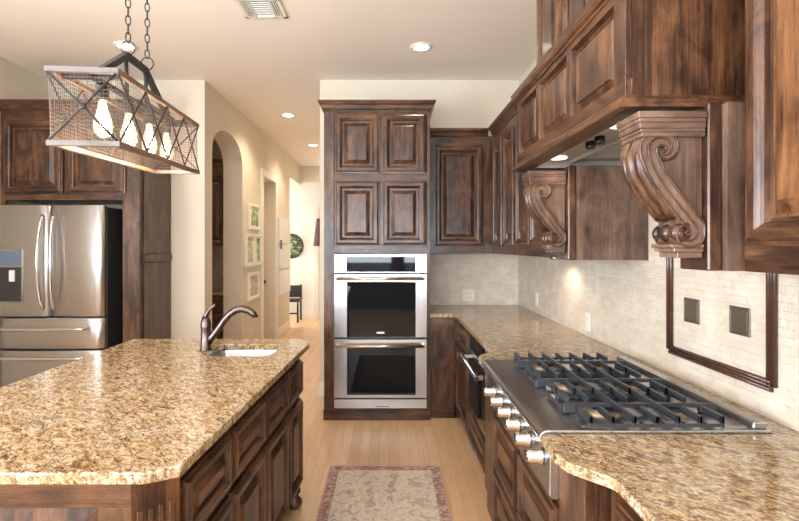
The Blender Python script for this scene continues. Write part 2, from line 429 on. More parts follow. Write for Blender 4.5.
def crown(mb, M, u0, u1, v0, v1, proj, endl=True, endr=True, depth=.3):
    """crown moulding loft around the front (and ends) of a cabinet top"""
    prof = [(0, 0), (.15, .0), (.15, .12), (.35, .25), (.55, .55), (.9, .75), (.9, .85), (1, .88), (1, 1), (0, 1)]
    loops = []
    el, er = (1 if endl else 0), (1 if endr else 0)
    def pt(u, d, wv): return (u, 0, wv)
    path = []
    for fo, fz in prof:
        o = fo*proj; z = v0+(v1-v0)*fz
        path.append([(u0-o*el, z, -depth), (u0-o*el, z, o), (u1+o*er, z, o), (u1+o*er, z, -depth)])
    m0 = mb.M; mb.M = M
    mb.loft([list(p) for p in path], False, False, False, None, closed=False)
    mb.M = m0
    return mb
AXm, AYm = (WV, WX), (WV, WY)

# ---- oven tower
Yo = 4.15
F = frame((0, Yo, 0), (1, 0, 0))
tw = thing('oven_cabinet', 'tall dark wood cabinet holding the double wall oven, four raised panel doors above', 'cabinet', (-.10, 4.47, 0))
mb = MB()
x0, x1 = -.561, .354
mb.box(x0, x0+.02, Yo+.02, 4.8, 0, 2.68).box(x1-.02, x1, Yo+.02, 4.8, 0, 2.68).box(x0+.02, x1-.02, 4.78, 4.8, 0, 2.68)
mb.box(x0+.02, x1-.02, Yo+.02, 4.78, 2.66, 2.68).box(x0+.02, x1-.02, Yo+.02, 4.78, 1.44, 1.46).box(x0+.02, x1-.02, Yo+.02, 4.78, .08, .10)
mb.build('body', WV, tw)
mb = MB()
mb.box(x0, -.475, Yo, Yo+.02, 0, 2.68).box(.328, x1, Yo, Yo+.02, 0, 2.68)
mb.box(-.475, .328, Yo, Yo+.02, 1.435, 1.515, mi=1).box(-.475, .328, Yo, Yo+.02, 2.05, 2.14, mi=1).box(-.475, .328, Yo, Yo+.02, 2.62, 2.68, mi=1)
mb.box(-.475, .328, Yo, Yo+.02, 0, .10, mi=1).box(-.09, -.06, Yo+.001, Yo+.02, 1.515, 2.62)
mb.build('face_frame', AXm, tw, bevel=.002)
MB().box(x0-.004, x1+.004, Yo-.014, Yo, 0, .095, .004).build('plinth', WX, tw)
for a, b in ((-.468, -.082), (-.062, .318)):
    panel_door(F, a, b, 1.505, 2.06, tw, AXm, pw=.075); panel_door(F, a, b, 2.125, 2.64, tw, AXm, pw=.075)
mb = MB(); crown(mb, F, x0, x1, 2.66, 2.748, .048, depth=.6); mb.build('crown_moulding', WX, tw)

ov = thing('double_oven', 'stainless steel double wall oven with two black glass doors', 'oven', (-.07, 4.3, .104))
ox0, ox1 = -.472, .326
MB().box(ox0+.02, ox1-.02, Yo+.002, 4.7, .115, 1.425).build('oven_body', BLACK, ov)
mb = MB(); mb.box(ox0, ox1, Yo-.022, Yo, .104, .185, .003); mb.build('bottom_trim', STEEL, ov)
cp = MB().box(ox0, ox1, Yo-.026, Yo, 1.268, 1.432, .004).build('control_panel', STEEL, ov)
MB().box(-.365, .228, Yo-.029, Yo-.024, 1.278, 1.408).build('control_glass', BLACKGLASS, cp)
MB().box(-.11, .0, Yo-.0265, Yo-.0255, .120, .123).build('seam', BLACK, ov)
for (z0, z1, zh, badge) in ((.716, 1.258, 1.222, True), (.197, .700, .650, False)):
    d = MB().box(ox0, ox1, Yo-.034, Yo-.002, z0, z1, .004).build('oven_door', STEEL, ov)
    MB().box(-.360, .228, Yo-.038, Yo-.03, z0+(.03 if not badge else .004), z1-.085+(.02 if badge else .04), .002).build('window', BLACKGLASS, d)
    h = MB(); h.tube([(ox0+.03, Yo-.082, zh), (ox1-.03, Yo-.082, zh)], .013, 12)
    for x in (ox0+.035, ox1-.035): h.box(x-.012, x+.012, Yo-.088, Yo-.034, zh-.014, zh+.014, .004)
    h.build('handle', WARMSTEEL, d)
    if badge: MB().box(-.105, -.04, Yo-.0392, Yo-.0378, z0+.035, z0+.05).build('badge', CHROME, d)

# ---- back wall upper cabinet
F = frame((0, 4.47, 0), (1, 0, 0))
ub = thing('upper_cabinet', 'single door wall cabinet beside the oven tower, over the corner counter', 'cabinet', (.66, 4.63, 1.43))
mb = MB(); mb.box(.356, .94, 4.49, 4.788, 1.43, 2.50); mb.build('body', WV, ub)
mb = MB(); mb.box(.356, .425, 4.47, 4.49, 1.43, 2.52).box(.868, .968, 4.47, 4.49, 1.43, 2.52).box(.425, .868, 4.47, 4.49, 1.43, 1.505, mi=1).box(.425, .868, 4.47, 4.49, 2.42, 2.52, mi=1)
mb.build('face_frame', AXm, ub, bevel=.002)
panel_door(F, .42, .873, 1.497, 2.432, ub, AXm, pw=.075)
mb = MB(); crown(mb, F, .356, .918, 2.50, 2.585, .05, False, False); mb.build('crown_moulding', WX, ub)

# ---- right wall uppers beyond the hood
def right_upper(y0, y1, doors, label, ch=2.60, z0=1.43, ztop=2.52, X=.97, zd1=2.43, wall=1.288, er=False):
    t = thing('upper_cabinet', label, 'cabinet', ((X+wall)/2, (y0+y1)/2, z0))
    Fm = frame((X, 0, 0), (0, -1, 0))
    MB().box(X+.02, wall, y0, y1, z0, ztop).build('body', WV, t)
    mb = MB(); mb.box(X, X+.02, y0, y1, z0, z0+.075, mi=1).box(X, X+.02, y0, y1, zd1-.005, ztop, mi=1)
    ed = [y0]+[v for d in sorted(doors) for v in d]+[y1]
    for a, b in zip(ed[::2], ed[1::2]):
        if b-a > .001: mb.box(X, X+.02, a, b, z0+.075, zd1-.005)
    mb.build('face_frame', AYm, t, bevel=.002)
    for a, b in doors:
        panel_door(Fm, -b-.006, -a+.006, z0+.068, zd1, t, AYm, pw=.07)
    mb = MB(); crown(mb, Fm, -y1, -y0, ztop-.01, ch, .05, er, er); mb.build('crown_moulding', WY, t)
    return t
right_upper(3.648, 4.465, [(3.69, 3.98), (4.06, 4.37)], 'two door wall cabinet in the corner, past the range hood on the tiled wall')
right_upper(2.62, 3.643, [(2.64, 2.88), (2.92, 3.235), (3.265, 3.60)], 'three door wall cabinet hanging right behind the far hood corbel')
near_upper = right_upper(.42, 1.285, [(.45, .83), (.86, 1.25)], 'near wall cabinet with a knotty raised door, closest to the camera', 2.80, 1.432, 2.72, .95, 2.66)

BURL = wood('burl_alder', 2, (.022, .008, .004), (.115, .048, .019), (.34, .155, .062), .3)
for d in near_upper.children:
    for p in d.children:
        if p.name.startswith('panel'): p.data.materials[0] = BURL
# ---- range hood
hd = thing('range_hood', 'large dark wood mantel hood with raised panels over the cooktop', 'range hood', (1.0, 1.977, 1.43))
HY0, HY1, HX = 1.395, 2.565, .685
for a, b in ((1.335, 1.51), (2.39, 2.61)):
    MB().box(.94, 1.288, a, b, 1.43, 1.90).build('side_panel', PALEV, hd)
for a, b in ((1.355, 1.49), (2.41, 2.565)):
    m2 = MB(); m2.box(.90, .938, a, b, 1.43, 1.905, .004); m2.build('pilaster', WV, hd)
for y in (HY0, HY1-.02): MB().box(HX+.02, 1.288, y, y+.02, 1.93, 2.29).build('side_board', WV, hd)
F = frame((HX, 0, 0), (0, -1, 0))
PAN = [(1.468, 1.81), (1.858, 2.195), (2.243, 2.535)]
mb = MB()
mb.box(HX, HX+.02, HY0, HY1, 1.925, 1.985, mi=1).box(HX, HX+.02, HY0, HY1, 2.237, 2.29, mi=1)
ed = [HY0]+[v for d in PAN for v in d]+[HY1]
for a, b in zip(ed[::2], ed[1::2]): mb.box(HX, HX+.02, a, b, 1.985, 2.237)
mb.build('front_frame', AYm, hd, bevel=.0025)
for a, b in PAN:
    def ring(i, wv): return [(-b+i, 1.985+i, wv), (-a-i, 1.985+i, wv), (-a-i, 2.237-i, wv), (-b+i, 2.237-i, wv)]
    mb = MB(F); mb.loft([ring(i, h) for i, h in ((0, -.002), (.003, -.022), (.012, -.024), (.036, -.010), (.038, -.005))], False, True)
    mb.build('panel', WV, hd)
# bottom moulding around front and both sides, and soffit ring
mb = MB()
prof = [(0, 1.935), (.006, 1.935), (.010, 1.927), (.022, 1.922), (.022, 1.913), (.027, 1.908), (.027, 1.897), (0, 1.897)]
mb.loft([[(1.28, HY0-o, z), (HX-o, HY0-o, z), (HX-o, HY1+o, z), (1.28, HY1+o, z)] for o, z in prof], False, False, closed=False)
mb.build('bottom_moulding', WY, hd)
mb = MB(); mb.box(HX, .745, HY0, HY1, 1.90, 1.925).box(1.20, 1.288, HY0, HY1, 1.90, 1.925).box(.745, 1.20, HY0, HY0+.10, 1.90, 1.925).box(.745, 1.20, HY1-.10, HY1, 1.90, 1.925)
mb.build('soffit', WY, hd)
mb = MB()
prof = [(.0, 2.262), (.006, 2.262), (.008, 2.268), (.020, 2.272), (.026, 2.282), (.028, 2.305), (0, 2.305)]
mb.loft([[(1.28, HY0-o, z), (HX-o, HY0-o, z), (HX-o, HY1+o, z), (1.28, HY1+o, z)] for o, z in prof], False, False, closed=False)
mb.box(HX, 1.28, HY0, HY1, 2.29, 2.305)
mb.build('top_moulding', WY, hd)
# vent insert
ins = MB().box(.745, 1.20, HY0+.10, HY1-.10, 1.935, 1.95).box(.745, .75, HY0+.1, HY1-.1, 1.90, 1.935).box(1.195, 1.2, HY0+.1, HY1-.1, 1.9, 1.935).box(.75, 1.195, HY0+.1, HY0+.105, 1.9, 1.935).box(.75, 1.195, HY1-.105, HY1-.1, 1.9, 1.935)
ins = ins.build('vent_insert', HOODST, hd)
mb = MB()
for i in range(26):
    y = 1.62+i*.027; mb.box(.93, 1.18, y, y+.014, 1.922, 1.936)
mb.build('grease_filter', HOODST, ins)
mb = MB(); mb.box(.915, .925, 1.52, 2.45, 1.918, 1.936); mb.build('filter_rail', HOODST, ins)
for y in (1.915, 2.005):
    MB().lathe([(0, 1.936), (.020, 1.936), (.020, 1.912), (.016, 1.905), (0, 1.903)], (.84, y, 0)).build('control_knob', BLACK, ins)
for y in (1.72, 2.36):
    hl = MB().lathe([(0, 1.936), (.042, 1.936), (.042, 1.928), (.034, 1.926), (0, 1.926)], (.83, y, 0)).build('hood_lamp', HOODGLOW, ins)
# upper section to the ceiling
F = frame((.80, 0, 0), (0, -1, 0))
MB().box(.82, 1.288, HY0+.005, HY1-.005, 2.305, 3.15).build('chimney_box', WV, hd)
mb = MB(); UD = [(1.45, 1.78), (1.82, 2.16), (2.20, 2.52)]
ed = [HY0+.005]+[v for d in UD for v in d]+[HY1-.005]
for a, b in zip(ed[::2], ed[1::2]): mb.box(.80, .82, a, b, 2.305, 3.15)
for a, b in UD: mb.box(.80, .82, a, b, 2.305, 2.35, mi=1).box(.80, .82, a, b, 3.08, 3.15, mi=1)
mb.build('chimney_frame', AYm, hd, bevel=.002)
for a, b in UD: panel_door(F, -b-.006, -a+.006, 2.345, 3.085, hd, AYm, pw=.06)

# corbels: carved scroll brackets
def corbel(yn, yf, label):
    t = thing('corbel', label, 'corbel', (.899, (yn+yf)/2, 1.465), group='carved hood corbels')
    KX = .001000
    def P(x, y): return (min(.8945, .899-(290-x)*.00103), 1.880-(y-60)*.001030)
    mb = MB()   # cap
    for (x, ya, yb, g) in ((98, 60, 78, 0), (101, 78, 90, .003), (104, 90, 106, .005), (108, 106, 116, .007), (111, 116, 128, .008)):
        a = P(x, ya); b = P(290, yb)
        mb.box(a[0], b[0], yn-.012+g, yf+.012-g, b[1], a[1], .002)
    mb.build('cap', PALEX, t)
    side = [(290, 128), (150, 126), (126, 146), (116, 180), (124, 222), (152, 270), (192, 320), (216, 350), (212, 372), (206, 395), (214, 415), (236, 426), (290, 426)]
    mb = MB(); mb.prism([P(*p) for p in side], yn+.012, yf-.012, 'xz'); mb.build('bracket_body', PALEV, t)
    # scroll band: S centre line
    def sp(cx, cy, r0, r1, a0_, a1_, n): return [(cx+(r0+(r1-r0)*k/n)*math.cos(a0_+(a1_-a0_)*k/n), cy+(r0+(r1-r0)*k/n)*math.sin(a0_+(a1_-a0_)*k/n)) for k in range(n+1)]
    top = sp(172, 164, 9, 43, .8*PI, -1.0*PI, 30)      # spiral out to the left flank
    run = [(133, 178), (140, 205), (158, 240), (183, 276), (212, 312), (240, 345), (258, 368)]
    bot = sp(240, 392, 30, 13, -.22*PI, 1.55*PI, 26)
    cl = [Vector((p[0], p[1])) for p in top+run+bot]
    # smooth
    for _ in range(2): cl = [cl[0]]+[(cl[i-1]+cl[i]*2+cl[i+1])/4 for i in range(1, len(cl)-1)]+[cl[-1]]
    n = len(cl)
    def width(i):
        f = i/(n-1); return 10+17*math.sin(PI*min(1, max(0, (f-.05)/.9)))**1.0
    L, R = [], []
    for i in range(n):
        d = (cl[min(i+1, n-1)]-cl[max(i-1, 0)]).normalized(); nn = Vector((-d.y, d.x))
        L.append(cl[i]+nn*width(i)); R.append(cl[i]-nn*width(i))
    mb = MB()
    for i in range(n-1):
        q = [P(*L[i]), P(*L[i+1]), P(*R[i+1]), P(*R[i])]
        qa = [Vector((p[0], 0, p[1])) for p in q]
        for (ya, yb) in ((yn+.002, yf-.002),):
            vs = [mb.V((p.x, yy, p.z)) for yy in (ya, yb) for p in qa]
            for f in ((0, 1, 2, 3), (4, 7, 6, 5), (0, 4, 5, 1), (3, 2, 6, 7)): mb.bm.faces.new([vs[j] for j in f])
            if i == 0: mb.bm.faces.new([vs[j] for j in (0, 3, 7, 4)])
            if i == n-2: mb.bm.faces.new([vs[j] for j in (1, 5, 6, 2)])
    mb.build('scroll_band', PALEV, t)
    mb = MB()   # raised beads on both cheeks
    for yy in (yn+.001, yf-.001):
        for kk, r in ((-.86, .0042), (0, .0030), (.86, .0042)):
            mb.tube([(lambda p: (p[0], yy, p[1]))(P(*(cl[i]+(L[i]-cl[i])*kk))) for i in range(n)], r, 6)
    mb.build('scroll_bead', WV, t)
    # scrolled front: ribs down the front face and lower roll
    mb = MB()
    fr = [P(x, y) for x, y in ((128, 140), (112, 180), (120, 224), (150, 274), (190, 324), (212, 350))]
    w_ = (yf-yn)
    for f, r in ((.16, .013), (.5, .020), (.84, .013)):
        mb.tube([(p[0], yn+w_*f, p[1]) for p in fr], r, 8)
    mb.build('front_rib', WV, t)
    c = P(224, 393); mb = MB()
    for f0, f1, r in ((-.02, .16, .028), (.16, .34, .023), (.34, .66, .030), (.66, .84, .023), (.84, 1.02, .028)):
        mb.lathe([(0, yn+w_*f0), (r*.86, yn+w_*f0), (r, yn+w_*(f0+f1)/2), (r*.86, yn+w_*f1), (0, yn+w_*f1)], (c[0], 0, c[1]), 'y', 20)
    mb.build('lower_roll', WV, t)
    mb = MB()
    for (x, ya, yb, g) in ((196, 424, 434, .0), (204, 434, 446, .004), (216, 446, 462, .009)):
        a = P(x, ya); b = P(290, yb); mb.box(a[0], b[0], yn+g, yf-g, b[1], a[1], .002)
    mb.build('foot_block', PALEX, t)
corbel(1.363, 1.475, 'carved scroll corbel under the near end of the hood, closest to the camera')
corbel(2.435, 2.54, 'carved scroll corbel under the far end of the hood')

# ---- base cabinets, right run
bc = thing('base_cabinet', 'plain dark wood corner base cabinet between the wall oven and under counter oven', 'cabinet', (.75, 4.4, 0))
mb = MB(); mb.box(.356, .62, 4.20, 4.788, .10, .883).box(.62, 1.288, 3.53, 4.788, .10, .883); mb.build('body', WV, bc)
mb = MB(); mb.box(.37, .585, 4.19, 4.20, .0, .11, mi=1).box(.37, .59, 4.194, 4.20, .80, .883, mi=1).box(.356, .376, 4.19, 4.20, 0, .883).box(.565, .60, 4.19, 4.20, 0, .883)
mb.build('face_frame', AXm, bc, bevel=.002)
Fr = frame((.60, 0, 0), (0, -1, 0))
mb = MB(); mb.box(.60, .62, 3.53, 4.19, .10, .883); mb.box(.62, .64, 3.53, 4.19, 0, .1); mb.build('side_frame', WV, bc)
panel_door(Fr, -4.12, -3.55, .69, .85, bc, AYm, pw=.045, name='drawer'); panel_door(Fr, -4.12, -3.55, .13, .665, bc, AYm)
# under counter oven
uo = thing('under_counter_oven', 'black glass under counter oven with a stainless bar handle', 'oven', (.9, 3.19, .34))
MB().box(.61, 1.2, 2.87, 3.50, .34, .86).build('oven_body', BLACK, uo)
MB().box(.585, .61, 2.87, 3.50, .775, .868, .003).build('control_panel', BLACKGLASS, uo)
dr = MB().box(.580, .61, 2.87, 3.50, .345, .768, .003).build('oven_door', STEELY, uo)
MB().box(.577, .582, 2.90, 3.47, .375, .735).build('window', BLACKGLASS, dr)
mb = MB(); mb.box(.515, .540, 2.875, 3.495, .690, .722, .006)
for y in (2.895, 3.475): mb.box(.53, .582, y-.015, y+.015, .694, .718, .003)
mb.build('handle', CHROME, dr)
bo = thing('base_cabinet', 'narrow base cabinet under the black under counter oven', 'cabinet', (.95, 3.19, 0))
MB().box(.62, 1.288, 2.85, 3.53, .10, .335).box(.62, 1.288, 2.85, 2.868, .335, .883).box(.62, 1.288, 3.502, 3.53, .335, .883).box(.64, 1.288, 2.85, 3.53, 0, .1).build('body', WV, bo)
mb = MB(); mb.box(.60, .62, 2.85, 2.866, .10, .883).box(.60, .62, 3.504, 3.53, .10, .883).box(.60, .62, 2.866, 3.504, .10, .335, mi=1); mb.build('face_frame', AYm, bo)
panel_door(Fr, -3.50, -2.87, .125, .325, bo, AYm, pw=.045, name='drawer')
# bump-out range base
XF = .548
rb = thing('range_base_cabinet', 'protruding base cabinet under the stainless cooktop with raised panel drawers', 'cabinet', (.9, 1.97, 0))
mb = MB(); mb.box(XF+.02, 1.288, 1.30, 1.52, .08, .883).box(XF+.02, 1.288, 2.425, 2.848, .08, .883).box(XF+.02, 1.288, 1.52, 2.425, .08, .69).box(.61, 1.288, 1.30, 2.848, 0, .08)
mb.build('body', WV, rb)
Fb = frame((XF, 0, 0), (0, -1, 0))
mb = MB(); mb.box(XF, XF+.02, 1.52, 2.42, .08, .13, mi=1).box(XF, XF+.02, 1.52, 2.42, .665, .70, mi=1).box(XF, XF+.02, 1.955, 1.985, .13, .665).box(XF, XF+.02, 1.50, 1.525, .08, .70).box(XF, XF+.02, 2.415, 2.44, .08, .70)
mb.build('face_frame', AYm, rb, bevel=.002)
for (a, b) in ((1.305, 1.50), (2.44, 2.60)):
    mb = MB(); mb.box(XF-.018, XF+.02, a, b, .08, .883)
    mb.build('pilaster', WV, rb, bevel=.004)
for (a, b) in ((1.53, 1.955), (1.985, 2.41)):
    panel_door(Fb, -b, -a, .40, .665, rb, AYm, pw=.05, name='drawer')
    panel_door(Fb, -b, -a, .125, .385, rb, AYm, pw=.05, name='drawer')
mb = MB(); mb.box(.60, .625, 2.60, 2.848, .08, .883); mb.build('filler_panel', WV, rb)
panel_door(Fr, -2.84, -2.62, .13, .85, rb, AYm, pw=.05)
for y in (1.40, 2.52):
    MB().lathe([(0, 0), (.026, 0), (.036, .02), (.034, .045), (.022, .06), (.03, .08), (0, .08)], (XF+.03, y, 0)).build('foot', WV, rb)
nb = thing('base_cabinet', 'base cabinet under the near right granite counter, partly out of frame', 'cabinet', (.95, .8, 0))
MB().box(.62, 1.288, .30, 1.298, .10, .883).box(.66, 1.288, .30, 1.298, 0, .10).build('body', WV, nb)
mb = MB(); mb.box(.60, .62, .30, 1.298, .10, .13, mi=1).box(.60, .62, .30, 1.298, .84, .883, mi=1).box(.60, .62, 1.235, 1.298, .13, .84).box(.60, .62, .30, .33, .13, .84).box(.60, .62, .33, 1.235, .655, .70, mi=1)
mb.build('face_frame', AYm, nb)
for a, b in ((.335, .775), (.79, 1.23)):
    panel_door(Fr, -b, -a, .69, .845, nb, AYm, pw=.045, name='drawer'); panel_door(Fr, -b, -a, .125, .665, nb, AYm)

# ---- granite counter, right run (one L-shaped top with the bumped-out range surround)
def slab(outer, z0, z1, holes=()):
    bm = bmesh.new(); loops = [outer]+list(holes)
    es = []
    for lp in loops:
        vs = [bm.verts.new((p[0], p[1], z1)) for p in lp]
        es += [bm.edges.new((vs[i], vs[(i+1) % len(vs)])) for i in range(len(vs))]
    bmesh.ops.triangle_fill(bm, use_beauty=True, edges=es)
    top = list(bm.faces); 
    ret = bmesh.ops.extrude_face_region(bm, geom=top)
    for v in [g for g in ret['geom'] if isinstance(g, bmesh.types.BMVert)]: v.co.z = z0
    mb = MB(); mb.bm.free(); mb.bm = bm
    return mb
def scurve(xa, ya, xb, yb, n=10):
    return [(xa+(xb-xa)*(3*t*t-2*t*t*t), ya+(yb-ya)*t) for t in [k/n for k in range(n+1)]]
out = [(1.29, .28), (.57, .28), (.57, 1.17)]+scurve(.57, 1.19, .478, 1.325)[0:]+[(.468, 1.36), (.470, 1.40), (.474, 1.495), (1.20, 1.495), (1.20, 2.44), (.474, 2.44), (.470, 2.52), (.476, 2.55)]+scurve(.485, 2.565, .57, 2.68)+[(.57, 4.14), (.356, 4.14), (.356, 4.788), (1.29, 4.788)]
sl = slab(out, .885, .915).build('countertop', GRAN, None, bevel=.007)
tag(sl, 'gold brown speckled granite counter along the tiled right wall, surrounding the cooktop', 'countertop')

# ---- rangetop
rt = thing('rangetop', 'stainless steel six burner gas rangetop set into the granite counter', 'cooktop', (.83, 1.967, .71))
RY0, RY1 = 1.50, 2.435
mb = MB()
prof = [(1.195, .86), (1.195, .925), (.50, .925), (.484, .922), (.473, .913), (.470, .902), (.474, .893), (.490, .884), (.502, .865), (.500, .72), (.51, .708), (.545, .708), (.545, .86)]
mb.prism(prof, RY0, RY1, 'xz'); mb.build('chassis', STEELY, rt, bevel=.003)
mb = MB(); mb.box(.615, 1.14, RY0+.03, RY1-.03, .9252, .928).build('burner_pan', STEEL, rt)
MB().box(1.145, 1.19, RY0+.01, RY1-.01, .925, .945, .004).build('rear_trim', STEELY, rt)
for i in range(6):
    y = 1.575+i*.139
    kb = MB(); kb.lathe([(0, .500), (.027, .500), (.027, .492), (.021, .489), (.0205, .454), (.018, .448), (0, .447)], (0, y, .812), 'x', 20)
    kb = kb.build('knob', KNOBM, rt)
    MB().box(.4435, .4475, y-.003, y+.003, .814, .834).build('pointer', IRONB, kb)
for gi in range(3):
    yc = RY0+.155+gi*.3065
    for xc in (.735, .975):
        bn = MB().lathe([(0, .928), (.058, .928), (.056, .933), (.046, .936), (.044, .939), (0, .939)], (xc, yc, 0), 'z', 24).build('burner', BRASS, rt)
        MB().lathe([(0, .939), (.036, .939), (.037, .941), (.035, .944), (0, .9445)], (xc, yc, 0), 'z', 24).build('burner_cap', BLACK, bn)
    g = MB(); a, b = yc-.148, yc+.148
    g.box(.600, 1.11, yc-.007, yc+.007, .9455, .960, .002)          # spine of the grate
    g.box(.598, .640, yc-.011, yc+.011, .9285, .958, .003)          # its feet
    g.box(1.065, 1.12, yc-.010, yc+.010, .9285, .958, .003)
    for k_ in range(7):
        x = .634+k_*.0688
        for (p, q) in (((a, b),) if k_ in (2, 4) else ((a, yc-.050), (yc+.045, b))):
            g.box(x-.0055, x+.0055, p, q, .943, .967, .0015)
        for yy in (a+.005, b-.005): g.box(x-.0055, x+.0055, yy-.005, yy+.005, .9285, .966, .0015)
    for yy in (a+.004, b-.004): g.box(.632, 1.05, yy-.003, yy+.003, .932, .941)
    gr = g.build('grate', IRON, rt)

# ---- tile panel, accents, outlets
fr = thing('tile_border', 'dark brown pencil tile frame set in the backsplash behind the cooktop', 'tile border', (1.28, 1.93, 1.0))
def strip(p, q, parent):
    d = (Vector(q)-Vector(p)).normalized(); nrm = Vector((0, -d.z, d.y)) if True else None
    mb = MB()
    for off, r in ((-.0125, .008), (0, .0065), (.0125, .008)):
        mb.tube([Vector(p)+nrm*off, Vector(q)+nrm*off], r, 8)
    mb.build('border_strip', PENCIL, parent)
XW = 1.2805
strip((XW, 2.195, 1.03), (XW, 1.61, 1.03), fr); strip((XW, 2.195, 1.03), (XW, 2.195, 1.80), fr); strip((XW, 1.61, 1.03), (XW, 1.61, 1.80), fr); strip((XW, 2.195, 1.80), (XW, 1.61, 1.80), fr)
for y, lab in ((2.045, 'square bronze accent tile in the backsplash, farther from the camera'), (1.765, 'square bronze accent tile in the backsplash, nearer the camera')):
    t = thing('accent_tile', lab, 'accent tile', (1.287, y, 1.173), group='bronze accent tiles')
    MB().box(1.284, 1.289, y-.052, y+.052, 1.173, 1.277, .002).build('rim', PEWTER, t)
    MB().box(1.2825, 1.2842, y-.042, y+.042, 1.183, 1.267, .002).build('centre', PEWTER, t)
def outlet(kind, M, label, wide=.115, name='wall_outlet'):
    t = thing(name, label, 'outlet', tuple(M.translation))
    MB(M).box(-wide/2, wide/2, -.058, .058, 0, .006, .002).build('cover_plate', SWITCH, t)
    mb = MB(M)
    for u in ((-.023, .023) if wide > .1 else (0,)):
        mb.box(u-.016, u+.016, -.034, .034, .006, .009, .001)
    sk = mb.build('socket_face', SWITCH, t)
    mb = MB(M)
    for u in ((-.023, .023) if wide > .1 else (0,)):
        for v in (-.017, .017):
            mb.box(u-.006, u-.004, v-.005, v+.005, .0088, .0094).box(u+.004, u+.006, v-.005, v+.005, .0088, .0094)
    mb.build('slots', BLACK, sk)
outlet(0, frame((.79, 4.787, 1.01), (1, 0, 0)), 'ivory wall outlet on the tile of the back wall')
outlet(0, frame((1.287, 4.18, 1.04), (0, -1, 0)), 'ivory wall outlet on the side tile wall, near the corner', .07)
outlet(0, frame((1.287, 3.10, 1.01), (0, -1, 0)), 'ivory wall outlet on the side tile wall, halfway along the counter', .07)
outlet(0, frame((XB, 6.42, .36), (0, 1, 0)), 'ivory outlet low on the hallway wall below the framed prints', .07)
pk = thing('puck_light', 'small lit puck light under the far wall cabinets', 'light', (1.16, 3.36, 1.405))
MB().lathe([(.036, 1.43), (.036, 1.408), (.03, 1.405), (.03, 1.43)], (1.16, 3.36, 0)).build('housing', STEEL, pk)
MB().lathe([(0, 1.43), (.03, 1.43), (.03, 1.409), (0, 1.409)], (1.16, 3.36, 0)).build('lens', HOODGLOW, pk)
def spot(loc, power, size=1.6, col=(1, .80, .58), rad=.03, parent=None):
    ld = bpy.data.lights.new('lamp_light', 'SPOT'); ld.energy = power; ld.spot_size = size; ld.spot_blend = .7; ld.color = col; ld.shadow_soft_size = rad
    o = bpy.data.objects.new('lamp_light', ld); COL.objects.link(o); o.location = loc
    return o
spot((1.15, 3.36, 1.40), 3.5, 2.8, (1, .88, .70))
spot((.83, 1.72, 1.92), 1.5, 2.2); spot((.83, 2.36, 1.92), 1.5, 2.2)

# ------------------------------------------------------------------ island
isl = thing('kitchen_island', 'dark wood kitchen island base with drawers and doors under the granite top', 'island', (-1.05, 2.08, 0))
P0 = Vector((-.602, 1.36, 0)); U = Vector((.047, 1, 0)).normalized()
Fi = frame(P0, U)             # faces +X
Lf = 1.49
far = P0+U*Lf
mb = MB()
mb.prism([(-1.56, 1.275), (-.675, 1.275), (-.600, 1.345), (far.x-.02, far.y), (far.x-.02, 2.95), (-1.56, 2.95)], .10, .715, 'xy')
mb.prism([(-1.56, 1.275), (-.675, 1.275), (-.600, 1.345), (-.58, 2.50), (-1.56, 2.50)], .715, .883, 'xy')
mb.box(-1.56, -1.04, 2.50, 2.95, .715, .883).box(-.61, -.55, 2.50, 2.86, .715, .883).box(-1.04, -.55, 2.89, 2.95, .715, .883); mb.build('body', WV, isl)
mb = MB(); mb.prism([(-1.50, 1.36), (-.66, 1.36), (far.x-.09, far.y-.02), (-1.50, 2.90)], 0, .10, 'xy'); mb.build('toe_kick', BLACK, isl)
us = [0.0, .375, .765, 1.155, Lf]
mb = MB(Fi)
mb.box(0, Lf, .835, .883, -.02, 0, mi=1).box(0, Lf, .60, .64, -.02, 0, mi=1).box(0, Lf, .075, .13, -.02, 0, mi=1)
for u in us: mb.box(max(0, u-.018), min(Lf, u+.018), .075, .883, -.02, .001)
mb.build('face_frame', AYm, isl, bevel=.002)
for a, b in zip(us, us[1:]):
    panel_door(Fi, a+.010, b-.010, .638, .832, isl, AYm, pw=.050, name='drawer')
    panel_door(Fi, a+.010, b-.010, .115, .605, isl, AYm, pw=.058)
# near end: framed panel
Fe = frame((-1.56, 1.275, 0), (1, 0, 0))
mb = MB(Fe); mb.box(0, .885, .815, .883, 0, .018, mi=1).box(.80, .885, .10, .815, 0, .018).box(0, .06, .10, .815, 0, .018).box(.06, .80, .10, .17, 0, .018, mi=1)
mb.build('end_frame', AXm, isl, bevel=.002)
def ring(i, wv): return [(.06+i, .17+i, wv), (.80-i, .17+i, wv), (.80-i, .815-i, wv), (.06+i, .815-i, wv)]
mb = MB(Fe); mb.loft([ring(i, h) for i, h in ((0, .004), (.008, .004), (.075, .018), (.08, .018))], False, True); mb.build('end_panel', WV, isl)
# clipped fluted corner post
pa, pb = Vector((-.675, 1.257, 0)), Vector((-.585, 1.345, 0))
Fc = frame(pa, pb-pa); Lc = (pb-pa).length
mb = MB(Fc); mb.box(0, Lc, .09, .883, -.03, 0)
for i in range(4):
    u = .022+i*(Lc-.044)/3; mb.box(u-.0085, u+.0085, .16, .80, 0, .006, .003)
mb.build('corner_post', WV, isl)
for p in ((far.x-.012, far.y-.09), (-.63, 1.40)):
    MB().lathe([(0, 0), (.026, 0), (.044, .018), (.046, .04), (.03, .062), (.022, .072), (.036, .09), (.036, .105), (0, .105)], (p[0], p[1], 0)).build('foot', WV, isl)

